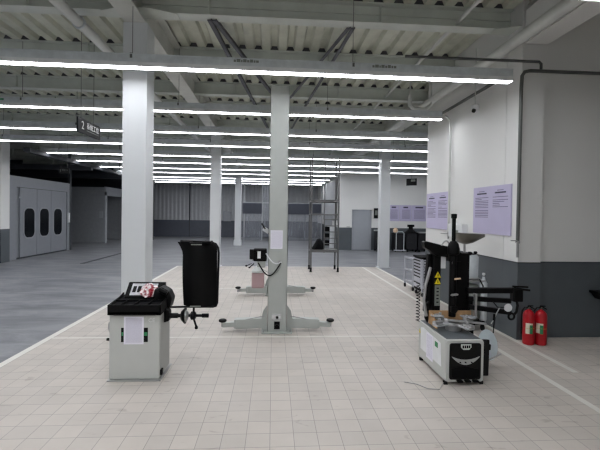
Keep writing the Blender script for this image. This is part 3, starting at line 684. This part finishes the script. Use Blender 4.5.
for (dx, dy, rr_) in ((-.13, .17, .085), (.25, .12, .10)):
    MB().lathe((tt[0]+dx, tt[1]+dy, ZT+.10), [(.02, 0), (rr_*.7, .008), (rr_, .03), (rr_*.9, .035), (.02, .045)], n=24).build('pressure_dome', 'chrome', table, smooth=True)
MB().bar((tt[0]-.12, tt[1]-.02, ZT+.13), (tt[0]+.34, tt[1]-.14, ZT+.11), .07, .012).build('tool_blade', 'steel', table, bevel=.003)
# cardboard guard folded around the rear of the table
cbx = thing('cardboard_sheet', 'brown cardboard folded round the back of the tyre changer table', 'cardboard', (2.2, 4.98, ZT))
MB().box(2.01, 2.57, 4.985, 4.992, ZT, ZT+.165).build('rear_flap', 'cardboard', cbx)
MB().prism([(4.72, ZT), (4.985, ZT), (4.985, ZT+.155), (4.86, ZT+.15), (4.78, ZT+.09)], 2.01, 2.017, 'yz').build('side_flap', 'cardboard', cbx)
# columns
MB().box(2.10, 2.62, 5.0, 5.22, .30, ZT+.02).build('column_base', 'black', tc, bevel=.01)
MB().box(2.345, 2.555, 5.02, 5.17, .48, 1.40).build('main_column', 'black', tc, bevel=.008)
MB().box(2.075, 2.175, 5.02, 5.16, .48, 1.42).build('tilt_column', 'black', tc, bevel=.012)
MB().box(2.095, 2.165, 5.01, 5.02, .72, .985).build('rating_plate', 'label_grey', tc)
mb = MB()
for k in range(5): mb.box(2.115, 2.145, 5.008, 5.01, .76+k*.045, .775+k*.045)
mb.build('plate_print', 'black', tc)
for z_ in (1.0, 1.085):
    wt = MB().prism([(2.09, z_), (2.17, z_), (2.13, z_+.075)], 5.008, 5.02).build('warning_triangle', 'yellow', tc)
    MB().box(2.125, 2.135, 5.005, 5.008, z_+.015, z_+.05).build('triangle_mark', 'black', wt)
vt = MB().lathe((2.30, 4.95, .60), [(.045, 0), (.045, .78), (.075, .80), (.078, .86), (.06, .93), (.035, .96)], n=24).build('cylinder_housing', 'black', tc, smooth=True)
MB().lathe((2.30, 4.95, 1.54), [(.024, 0), (.024, .31), (.036, .312), (.036, .365), (.02, .37)], n=20).build('mount_shaft', 'black', tc, smooth=True)
MB().bar((2.30, 4.95, .62), (2.285, 4.93, 1.3), .03, .03).build('hex_bar', 'steel', tc)
MB().box(2.24, 2.40, 4.93, 5.04, 1.30, 1.42).build('arm_joint', 'black', tc, bevel=.01)
MB().prism([(2.26, .87), (2.34, .88), (2.35, .895), (2.33, .90), (2.27, .895)], 4.88, 4.93).build('mount_head_clamp', 'steel', tc, bevel=.004)
MB().prism([(2.30, 1.075), (2.38, 1.085), (2.375, 1.10), (2.30, 1.095)], 4.89, 4.91).build('copper_tag', 'tan', tc)
MB().prism([(2.26, .66), (2.32, .65), (2.35, .69), (2.34, .74), (2.26, .74)], 4.88, 4.97).build('mount_head', 'black', tc, bevel=.01)
# swing arm on the left, seen as a thick wedge
MB().prism([(1.93, 1.545), (1.96, 1.555), (2.28, 1.48), (2.33, 1.42), (2.33, 1.34), (2.16, 1.36), (2.10, 1.36), (2.0, 1.44), (1.94, 1.47)], 4.97, 5.10).build('swing_arm', 'black', tc, bevel=.015)
MB().tube(arc((2.15, 4.97, 1.50), (2.29, 4.96, 1.42), -.10), .009, 8).build('arm_hose', 'steel', tc, smooth=True)
MB().box(2.17, 2.24, 5.03, 5.06, 1.2, 1.36).build('valve_block', 'white_plastic', tc, bevel=.004)
MB().prism([(2.03, 1.38), (2.12, 1.38), (2.13, .95), (2.05, .62), (1.99, .62), (2.0, .95)], 5.08, 5.16).build('rear_strut', 'black', tc, bevel=.01)
MB().tube([(2.02, 4.98, 1.22), (1.95, 4.96, 1.0), (1.93, 4.96, .80), (1.97, 4.97, .6)], .02, 10).build('lever', 'steel', tc, smooth=True)
MB().prism([(1.965, .74), (2.01, .78), (2.03, .62), (2.0, .5), (1.965, .56)], 4.99, 5.03).build('lever_guard', 'black', tc, bevel=.008)
pts = []
for k in range(150):
    a = k*2*PI/12; pts.append((1.90+.022*math.cos(a), 5.08+.022*math.sin(a), .50+.50*k/149))
MB().tube(pts, .0055, 6).build('coiled_hose', 'rubber', tc, smooth=True)
# helper arms on the right
MB().tube([(2.52, 5.05, .55), (2.54, 5.04, .66), (2.58, 5.02, .76), (2.66, 5.0, .82)], .035, 12).build('helper_bracket', 'black', tc, smooth=True)
h1 = MB().bar((2.50, 4.98, .925), (3.10, 4.92, .94), .075, .07).build('helper_arm', 'black', tc, bevel=.01)
MB().bar((2.50, 4.95, .83), (3.04, 4.90, .81), .065, .06).build('helper_arm', 'black', tc, bevel=.01)
MB().bar((2.50, 4.92, .73), (3.02, 4.86, .67), .07, .06).build('helper_arm', 'black', tc, bevel=.01)
MB().box(3.06, 3.19, 4.86, 4.96, .80, .97).build('helper_head', 'black', tc, bevel=.015)
MB().cyl((3.08, 4.9, .97), (3.27, 4.86, .95), .014).cyl((3.06, 4.9, .995), (3.25, 4.87, .99), .012).build('head_lever', 'black', tc)
MB().tube([(3.10, 4.88, .84), (3.11, 4.86, .76), (3.09, 4.85, .68), (3.05, 4.85, .63)], .016, 8).build('drop_link', 'black', tc, smooth=True)
MB().box(2.56, 2.585, 4.87, 4.93, .60, .90).build('arm_bracket', 'steel', tc)
MB().tube([(2.80, 4.88, .80), (2.84, 4.85, .74), (2.92, 4.84, .74), (2.98, 4.84, .70)], .007, 8).build('arm_cable', 'rubber', tc, smooth=True)
MB().lathe((2.97, 4.83, .735), [(.01, -.012), (.048, -.008), (.052, .008), (.01, .012)], ax=(0, 1, .1), n=24).build('press_disc', 'white_plastic', tc, smooth=True)
ring = MB()
vs, fs = [], []
for i in range(28):
    for j in range(10):
        A_ = 2*PI*i/28; B_ = 2*PI*j/10; vs.append((3.02+(.038+.014*math.cos(B_))*math.cos(A_), 4.84+.014*math.sin(B_), .625+(.038+.014*math.cos(B_))*math.sin(A_)))
        fs.append((i*10+j, ((i+1) % 28)*10+j, ((i+1) % 28)*10+(j+1) % 10, i*10+(j+1) % 10))
ring.add(vs, fs).build('roller_ring', 'black', tc, smooth=True)
MB().tube([(2.88, 4.86, .74), (2.80, 4.80, .67), (2.74, 4.76, .60), (2.70, 4.74, .56)], .007, 8).build('hook_cable', 'steel', tc, smooth=True)
MB().cyl((2.74, 4.75, .60), (2.745, 4.75, .68), .014).cyl((2.735, 4.75, .44), (2.745, 4.75, .60), .007).build('hook_handle', 'black', tc)
# bead breaker on the right flank
MB().bar((2.42, 5.0, .36), (2.58, 4.55, .33), .05, .07).build('bead_breaker_arm', 'black', tc, bevel=.008)
MB().lathe((2.60, 4.62, .34), [(.01, -.015), (.15, -.01), (.18, .0), (.15, .012), (.01, .02)], ax=(.5, -1, .3), n=28).build('bead_breaker_shovel', 'sky_plastic', tc, smooth=True)
MB().prism([(Y0+.03, .08), (Y0+.16, .08), (Y0+.22, .30), (Y0+.16, .46), (Y0+.02, .50)], X1+.015, X1+.085, 'yz').build('rubber_buffer', 'rubber', tc, bevel=.015)
MB().cyl((2.44, 4.40, .22), (2.60, 4.34, .33), .009).build('breaker_handle', 'steel', tc)
for k in range(3): MB().box(2.06+k*.09, 2.12+k*.09, Y0-.05, Y0+.0, .045, .06).build('pedal', 'black', tc)
MB().tube([(X0, 4.35, .012), (1.82, 4.18, .008), (1.70, 4.2, .008), (1.62, 4.32, .008), (1.5, 4.38, .008)], .005, 6).build('floor_cable', 'steel', tc, smooth=True)

# ================================================================== WASTE OIL DRAINER behind
od = thing('oil_drainer', 'waste oil drainer with a dark steel funnel bowl behind the tyre changer', 'oil drainer', (3.3, 6.5, 0))
prof = [(3.06, 1.60), (3.52, 1.585), (3.52, 1.54), (3.3, 1.43), (3.2, 1.41), (3.12, 1.44), (3.07, 1.52)]
nP = len(prof); cy = 6.5; vs = []; K = 9
for k in range(K):
    t_ = k/(K-1)*2-1; sc_ = math.sqrt(max(.0, 1-(abs(t_)**3)*.75))
    for (px, pz) in prof:
        vs.append((3.27+(px-3.27)*sc_, cy+t_*.2, 1.59+(pz-1.59)*(sc_ if pz < 1.58 else 1)))
fs = [tuple(range(nP))[::-1], tuple(range((K-1)*nP, K*nP))]
for k in range(K-1):
    for i in range(nP): fs.append((k*nP+i, k*nP+(i+1) % nP, (k+1)*nP+(i+1) % nP, (k+1)*nP+i))
MB().add(vs, fs).build('funnel_bowl', 'brown_metal', od, smooth=True)
MB().cyl((3.21, 6.5, 1.42), (3.21, 6.5, .55), .018).build('bowl_post', 'steel', od, smooth=True)
MB().lathe((3.34, 6.5, .86), [(.11, 0), (.11, .34), (.08, .38)], n=24).build('glass_chamber', 'clear_grey', od, smooth=True)
MB().cyl((3.34, 6.5, .84), (3.34, 6.5, .86), .12).cyl((3.34, 6.5, 1.20), (3.34, 6.5, 1.235), .06).build('chamber_cap', 'steel', od, smooth=True)
for k in range(3):
    a = k*2*PI/3; MB().cyl((3.34+.1*math.cos(a), 6.5+.1*math.sin(a), .86), (3.34+.1*math.cos(a), 6.5+.1*math.sin(a), 1.23), .006, n=6).build('chamber_rod', 'steel', od)
MB().lathe((3.28, 6.45, 1.25), [(.02, -.02), (.045, 0), (.04, .03), (.02, .04)]).box(3.2, 3.36, 6.44, 6.46, 1.235, 1.25).lathe((3.36, 6.42, 1.275), [(.01, -.03), (.035, 0), (.02, .025)]).build('valve_top', 'black', od)
MB().box(3.15, 3.52, 6.36, 6.62, .80, .825).build('tool_tray', 'steel', od)
MB().lathe((3.31, 6.5, .16), [(.14, 0), (.17, .04), (.17, .50), (.13, .58), (.02, .6)], n=28).build('oil_tank', 'label_grey', od, smooth=True)
MB().lathe((3.50, 6.4, .55), [(.05, -.4), (.06, -.38), (.06, .22), (.03, .28), (.02, .33)], n=16).build('pump_cylinder', 'galv', od, smooth=True)
MB().lathe((3.50, 6.4, .90), [(.015, 0), (.028, .02), (.02, .045)], n=12).build('pump_knob', 'white_plastic', od, smooth=True)
MB().tube([(3.42, 6.38, .84), (3.44, 6.3, .74), (3.40, 6.28, .66)], .012).build('hose', 'rubber', od, smooth=True)
MB().box(3.12, 3.5, 6.32, 6.68, .10, .16).build('base', 'black', od, bevel=.01)
for (dx, dy) in ((-.16, -.15), (.16, -.15), (-.16, .15), (.16, .15)):
    MB().cyl((3.31+dx-.015, 6.5+dy, .05), (3.31+dx+.015, 6.5+dy, .05), .05).build('wheel', 'rubber', od)
# plastic box and pump on wall behind
wx = thing('wall_dispenser', 'white box fixed to the wall between the two purple boards', 'box', (3.70, 7.75, 1.6))
MB().box(3.62, 3.735, 7.45, 8.05, 1.45, 1.72).build('case', 'white_plastic', wx, bevel=.01)
MB().box(3.615, 3.62, 7.6, 7.8, 1.53, 1.6).build('label', 'label_grey', wx)

# ================================================================== TROLLEYS
t1 = thing('tool_cabinet_trolley', 'white roller cabinet with seven drawers and black top', 'tool trolley', (3.5, 9.2, 0))
MB().box(3.430, 3.722, 8.95, 9.45, .12, .88).build('cabinet', 'black', t1, bevel=.006)
MB().box(3.405, 3.730, 8.9, 9.5, .88, .92).build('top_tray', 'black_rough', t1, bevel=.008)
zz = .86
for k in range(7):
    h_ = .075 if k < 5 else .15
    dz = MB().box(3.440, 3.660, 8.925, 8.95, zz-h_+.008, zz).build('drawer', 'trolley', t1, bevel=.003)
    MB().box(3.460, 3.640, 8.915, 8.926, zz-.038, zz-.022).build('handle', 'black', dz)
    d2 = MB().box(3.405, 3.430, 8.97, 9.43, zz-h_+.008, zz).build('drawer_side', 'trolley', t1)
    MB().box(3.398, 3.406, 9.0, 9.4, zz-.048, zz-.02).build('handle', 'black', d2)
    zz -= h_
MB().box(3.420, 3.440, 8.92, 8.96, .12, .88).box(3.660, 3.680, 8.92, 8.96, .12, .88).build('corner_post', 'trolley', t1)
for (xx, yy) in ((3.460, 8.98), (3.700, 8.98), (3.460, 9.4), (3.700, 9.4)):
    c_ = MB().cyl((xx-.015, yy, .05), (xx+.015, yy, .05), .05).build('caster', 'rubber', t1); MB().box(xx-.02, xx+.02, yy-.02, yy+.02, .08, .125).build('bracket', 'steel', c_)
t2 = thing('service_cart', 'open white two-shelf service cart beside the drawer cabinet', 'cart', (3.580, 9.950, 0))
for (xx, yy) in ((3.490, 9.700), (3.730, 9.700), (3.490, 10.300), (3.730, 10.300)):
    MB().box(xx-.022, xx+.022, yy-.022, yy+.022, .1, .8).build('post', 'trolley', t2)
    MB().cyl((xx-.015, yy, .05), (xx+.015, yy, .05), .05).build('caster', 'rubber', t2)
for z_ in (.16, .46, .76):
    MB().box(3.475, 3.745, 9.685, 10.315, z_, z_+.012).box(3.475, 3.482, 9.685, 10.315, z_, z_+.05).box(3.475, 3.745, 9.685, 9.692, z_, z_+.05).build('shelf', 'trolley', t2)
MB().tube([(3.490, 9.690, .78), (3.490, 9.630, .82), (3.730, 9.630, .82), (3.730, 9.690, .78)], .01).build('push_handle', 'black', t2)

# ================================================================== FIRE EXTINGUISHERS
def extinguisher(x, y, label, turn):
    e = thing('fire_extinguisher', label, 'fire extinguisher', (x, y, 0), 'red fire extinguishers at the foot of the pillar')
    MB().lathe((x, y, 0), [(.07, 0), (.078, .008), (.08, .03), (.08, .42), (.074, .46), (.055, .49), (.022, .51), (.02, .525)], n=28).build('cylinder', 'red', e, smooth=True)
    MB().lathe((x, y, .52), [(.02, 0), (.022, .02), (.014, .035)], n=14).build('valve', 'brown_metal', e, smooth=True)
    MB().prism([(x-.03, .54), (x+.02, .545), (x+.08, .515), (x+.083, .53), (x+.02, .562), (x-.03, .555)], y-.01, y+.01).prism([(x-.02, .555), (x+.0, .56), (x+.06, .562), (x+.06, .575), (x-.01, .578)], y-.01, y+.01).build('lever', 'black', e)
    MB().tube([(x-.02, y, .54), (x-.045, y+.03, .54), (x-.06, y+.07, .48), (x-.062, y+.075, .35), (x-.06, y+.075, .22)], .008).build('hose', 'rubber', e, smooth=True)
    MB().cyl((x-.06, y+.075, .23), (x-.06, y+.077, .13), .011, .013).build('nozzle', 'rubber', e)
    def strip(a0, a1, z0, z1, nm, m, rr_=.0812):
        vs = []; n_ = 7
        for i in range(n_):
            a = math.radians(a0+(a1-a0)*i/(n_-1))+turn; vs += [(x+rr_*math.sin(a), y-rr_*math.cos(a), z0), (x+rr_*math.sin(a), y-rr_*math.cos(a), z1), (x+(rr_-.002)*math.sin(a), y-(rr_-.002)*math.cos(a), z0), (x+(rr_-.002)*math.sin(a), y-(rr_-.002)*math.cos(a), z1)]
        fs = []
        for i in range(n_-1):
            o_ = i*4; fs += [(o_, o_+4, o_+5, o_+1), (o_+2, o_+3, o_+7, o_+6), (o_, o_+2, o_+6, o_+4), (o_+1, o_+5, o_+7, o_+3)]
        fs += [(0, 1, 3, 2), (n_*4-4, n_*4-2, n_*4-1, n_*4-3)]
        return MB().add(vs, fs).build(nm, m, e)
    strip(-62, 8, .30, .325, 'label_head', 'label_cream'); strip(-22, 8, .17, .30, 'green_label', 'green', .0814)
    if turn < 0 or True: strip(-62, -24, .18 if turn else .17, .30, 'white_label', 'label_cream', .0813)
    strip(-70, 60, .247, .253, 'gold_line', 'gold', .0825)
extinguisher(3.80, 5.66, 'left fire extinguisher of the pair beside the pillar, wider white label', 0)
extinguisher(3.975, 5.64, 'right fire extinguisher of the pair, beside the plain charcoal wall', -.35)

# wall bracket at the right edge
wbk = thing('wall_shelf', 'dark shelf bracket on the charcoal wall at the right edge', 'shelf', (5.3, 5.9, .7))
MB().box(4.98, 5.7, 5.6, 5.962, .71, .75).build('shelf_board', 'black', wbk, bevel=.004)
MB().prism([(5.01, .71), (5.7, .71), (5.7, .56), (5.08, .62)], 5.62, 5.962).build('bracket', 'black', wbk)

# ================================================================== SCAFFOLD
sc = thing('scaffold_tower', 'grey narrow scaffold tower on feet at the rear of the tiles', 'scaffold', (1.66, 13.1, 0))
for yy in (12.85, 13.5):
    for xx in (1.24, 2.12):
        MB().cyl((xx, yy, .10), (xx, yy, 3.66), .026, n=12).build('upright', 'scaffold', sc, smooth=True)
        MB().cyl((xx, yy, 0), (xx, yy, .14), .034, n=12).box(xx-.04, xx+.04, yy-.04, yy+.04, 0, .012).build('foot', 'rubber', sc)
MB().cyl((1.66, 12.85, .62), (1.66, 12.85, 3.6), .014, n=10).build('ladder_stile', 'scaffold', sc, smooth=True)
for z_ in (.66, 1.86, 2.28):
    for yy in (12.85, 13.5): MB().cyl((1.24, yy, z_), (2.12, yy, z_), .024, n=10).build('cross_tube', 'scaffold', sc, smooth=True)
    for xx in (1.24, 2.12): MB().cyl((xx, 12.85, z_), (xx, 13.5, z_), .02, n=10).build('side_tube', 'scaffold', sc, smooth=True)
MB().box(1.25, 2.11, 12.87, 13.48, .68, .71).build('platform', 'scaffold', sc)
MB().box(1.25, 2.11, 12.87, 13.48, 2.30, 2.34).build('platform', 'scaffold', sc)
for z_ in (.92, 1.10, 1.30, 1.50, 1.70): MB().cyl((1.66, 12.85, z_), (2.12, 12.85, z_), .013, n=8).build('rung', 'scaffold', sc)
bg = MB(); K = 12
pr = [(.0, .0), (.44, .0), (.42, .14), (.38, .28), (.30, .36), (.2, .33), (.13, .2), (.05, .08)]
vs = []
for k in range(K):
    t_ = k/(K-1); s_ = .55+.45*math.sin(PI*t_)
    for (a, b) in pr: vs.append((1.26+.22*(1-s_)+a*s_, 12.95+.4*t_, .712+b*s_))
fs = [tuple(range(8))[::-1], tuple(range((K-1)*8, K*8))]
for k in range(K-1):
    for i in range(8): fs.append((k*8+i, k*8+(i+1) % 8, (k+1)*8+(i+1) % 8, (k+1)*8+i))
o = bg.add(vs, fs).build('work_bag', 'black_rough', smooth=True); tag(o, 'black cloth bag lying on the lower platform of the scaffold', 'bag')

# ================================================================== WASH BAY BEHIND
def curtain(x0, y0, x1, y1, z0, z1, parent, name='curtain_sheet', m='pvc', waves=14, amp=.05):
    n_ = waves*6; vs = []; dx, dy = x1-x0, y1-y0; L_ = math.hypot(dx, dy); nx_, ny_ = -dy/L_, dx/L_; rnd = random.Random(int(x0*7+y0))
    ph = rnd.random()*6
    for i in range(n_+1):
        t_ = i/n_; o_ = amp*math.sin(t_*waves*2*PI+ph+math.sin(t_*9))
        for z_, q_ in ((z0, 1), ((z0+z1)/2, .7), (z1, .35)): vs.append((x0+dx*t_+nx_*o_*q_, y0+dy*t_+ny_*o_*q_, z_))
    fs = [(i*3+j, (i+1)*3+j, (i+1)*3+j+1, i*3+j+1) for i in range(n_) for j in range(2)]
    return MB().add(vs, fs).build(name, m, parent, smooth=True)
wbay = thing('wash_bay_curtain', 'translucent plastic curtain with a dark band round the rear wash bay', 'curtain', (.7, 26.6, 0))
curtain(-2.0, 26.6, -.75, 26.6, .05, 2.2, wbay, waves=9); curtain(.1, 26.6, 3.2, 26.6, .05, 2.2, wbay, waves=18)
for (a, b) in ((-2.0, -.75), (.1, 3.2)):
    MB().box(a, b, 26.52, 26.56, 1.82, 2.52).build('dark_band', 'band', wbay)
curtain(-.72, 26.62, .08, 26.62, .3, 3.8, wbay, waves=6)
for xx in (-2.1, -1.9, -.72, .05, 3.25): MB().box(xx-.03, xx+.03, 26.57, 26.63, 0, 3.9).build('post', 'far_clad', wbay)
MB().box(-2.1, 3.3, 26.56, 26.62, 3.86, 3.92).box(-2.1, 3.3, 26.58, 26.62, 2.52, 2.58).build('rail', 'far_clad', wbay)
sc2 = thing('side_curtain', 'pale gathered curtain hanging on a rail by the far wall corner', 'curtain', (3.35, 21.6, 0))
curtain(3.02, 21.2, 3.42, 21.6, .05, 1.2, sc2, 'curtain_cloth', 'white_plastic', 5, .04)
MB().cyl((2.9, 21.15, 1.22), (4.05, 20.75, 1.22), .02).build('rail', 'steel', sc2)
sc3 = thing('side_curtain', 'tall pale sheeting hanging along the side of the wash bay', 'curtain', (3.3, 24, 0))
curtain(3.36, 21.3, 3.36, 26.4, 1.5, 3.8, sc3, 'curtain_cloth', 'far_clad', 12, .06)
ec = thing('electrical_panel', 'grey electrical panel on the rear wall left of the wash bay', 'panel', (-3.4, 30.7, 1.2))
MB().box(-3.75, -3.2, 30.6, 30.8, 1.2, 1.95).build('case', 'booth', ec, bevel=.01)
MB().box(-3.7, -3.25, 30.59, 30.6, 1.25, 1.9).build('door', 'booth_trim', ec)
rk = thing('storage_rack', 'dark storage rack behind the scaffold ladder', 'rack', (3.1, 22.2, 0))
for xx in (2.86, 3.30):
    for yy in (22.0, 22.4): MB().box(xx-.015, xx+.015, yy-.015, yy+.015, 0, 1.25).build('post', 'rack_dark', rk)
for z_ in (.12, .50, .88, 1.22): MB().box(2.86, 3.30, 22.0, 22.4, z_, z_+.02).build('shelf', 'rack_dark', rk)
for i, (z_, c_) in enumerate(((.14, 'lowest'), (.52, 'middle'), (.90, 'upper'))):
    o = MB().box(2.89, 3.27, 22.02, 22.36, z_+.003, z_+.27).build('storage_box', 'black_rough', bevel=.01); tag(o, 'black storage box on the %s shelf of the dark rack' % c_, 'box', 'boxes on the dark rack')
o = MB().box(2.87, 3.29, 22.02, 22.38, 1.243, 1.85).build('equipment_case', 'booth_dark', bevel=.01); tag(o, 'grey equipment case on top of the dark rack', 'case')

# ================================================================== EQUIPMENT BY THE FAR WALL
def machine(name, label, cat, x, w_, h_, m, extras):
    o = thing(name, label, cat, (x, 20.3, 0))
    MB().box(x-w_/2, x+w_/2, 20.0, 20.5, .12, h_).build('cabinet', m, o, bevel=.02)
    MB().box(x-w_/2-.02, x+w_/2+.02, 19.96, 20.54, h_, h_+.04).build('top', 'black', o, bevel=.01)
    for dx in (-w_/2+.06, w_/2-.06):
        for yy in (20.05, 20.45): MB().cyl((x+dx-.02, yy, .06), (x+dx+.02, yy, .06), .06).build('wheel', 'rubber', o)
    for k in range(2): MB().box(x-w_/2+.05, x+w_/2-.05, 19.99, 20.0, .22+k*.33, .48+k*.33).build('front_panel', 'rack_dark', o)
    extras(o, x, h_); return o
def ex_frame(o, x, h_):
    for s_ in (-1, 1): MB().cyl((x+s_*.2, 19.9, .1), (x+s_*.2, 19.9, .95), .02).build('frame_tube', 'galv', o)
    MB().tube([(x-.2, 19.9, .95), (x-.12, 19.9, 1.03), (x+.12, 19.9, 1.03), (x+.2, 19.9, .95)], .02).build('push_handle', 'galv', o)
    MB().box(x-.3, x+.3, 19.85, 20.0, .05, .10).build('base_rail', 'trolley', o)
def ex_head(o, x, h_):
    MB().lathe((x, 20.2, h_+.04), [(.28, 0), (.2, .1), (.12, .16), (.1, .3)]).build('drain_bowl', 'black', o, smooth=True)
    MB().box(x-.16, x+.16, 20.1, 20.3, h_+.32, h_+.44).build('control_head', 'black_rough', o, bevel=.02)
def ex_tray(o, x, h_):
    MB().box(x-.25, x+.2, 20.05, 20.35, h_+.04, h_+.1).build('tool_tray', 'vent_silver', o)
    MB().cyl((x+.25, 20.2, h_), (x+.25, 20.2, h_+.25), .02).build('handle_post', 'black', o)
machine('service_machine', 'dark wheeled machine behind a chrome tube frame, nearest the white column', 'machine', 6.45, .5, .9, 'rack_dark', ex_frame)
o = MB().lathe((6.3, 20.2, .95), [(.05, 0), (.12, .05), (.13, .16), (.06, .26)], n=16).build('tan_bottle', 'tan', smooth=True); tag(o, 'tan rounded bottle standing on the dark wheeled machine', 'bottle')
machine('fluid_exchanger', 'dark machine with a raised round head against the far wall', 'machine', 7.1, .55, .95, 'rack_dark', ex_head)
machine('wheeled_cabinet', 'dark cabinet with a pale tray on top against the far wall', 'machine', 7.72, .55, .92, 'rack_dark', ex_tray)
machine('wheeled_cabinet', 'dark cabinet in the corner by the white wall edge', 'machine', 8.3, .5, .8, 'rack_dark', ex_tray)
machine('gas_trolley', 'dark machine between the grey door and the white column', 'machine', 5.45, .4, 1.0, 'rack_dark', ex_tray)
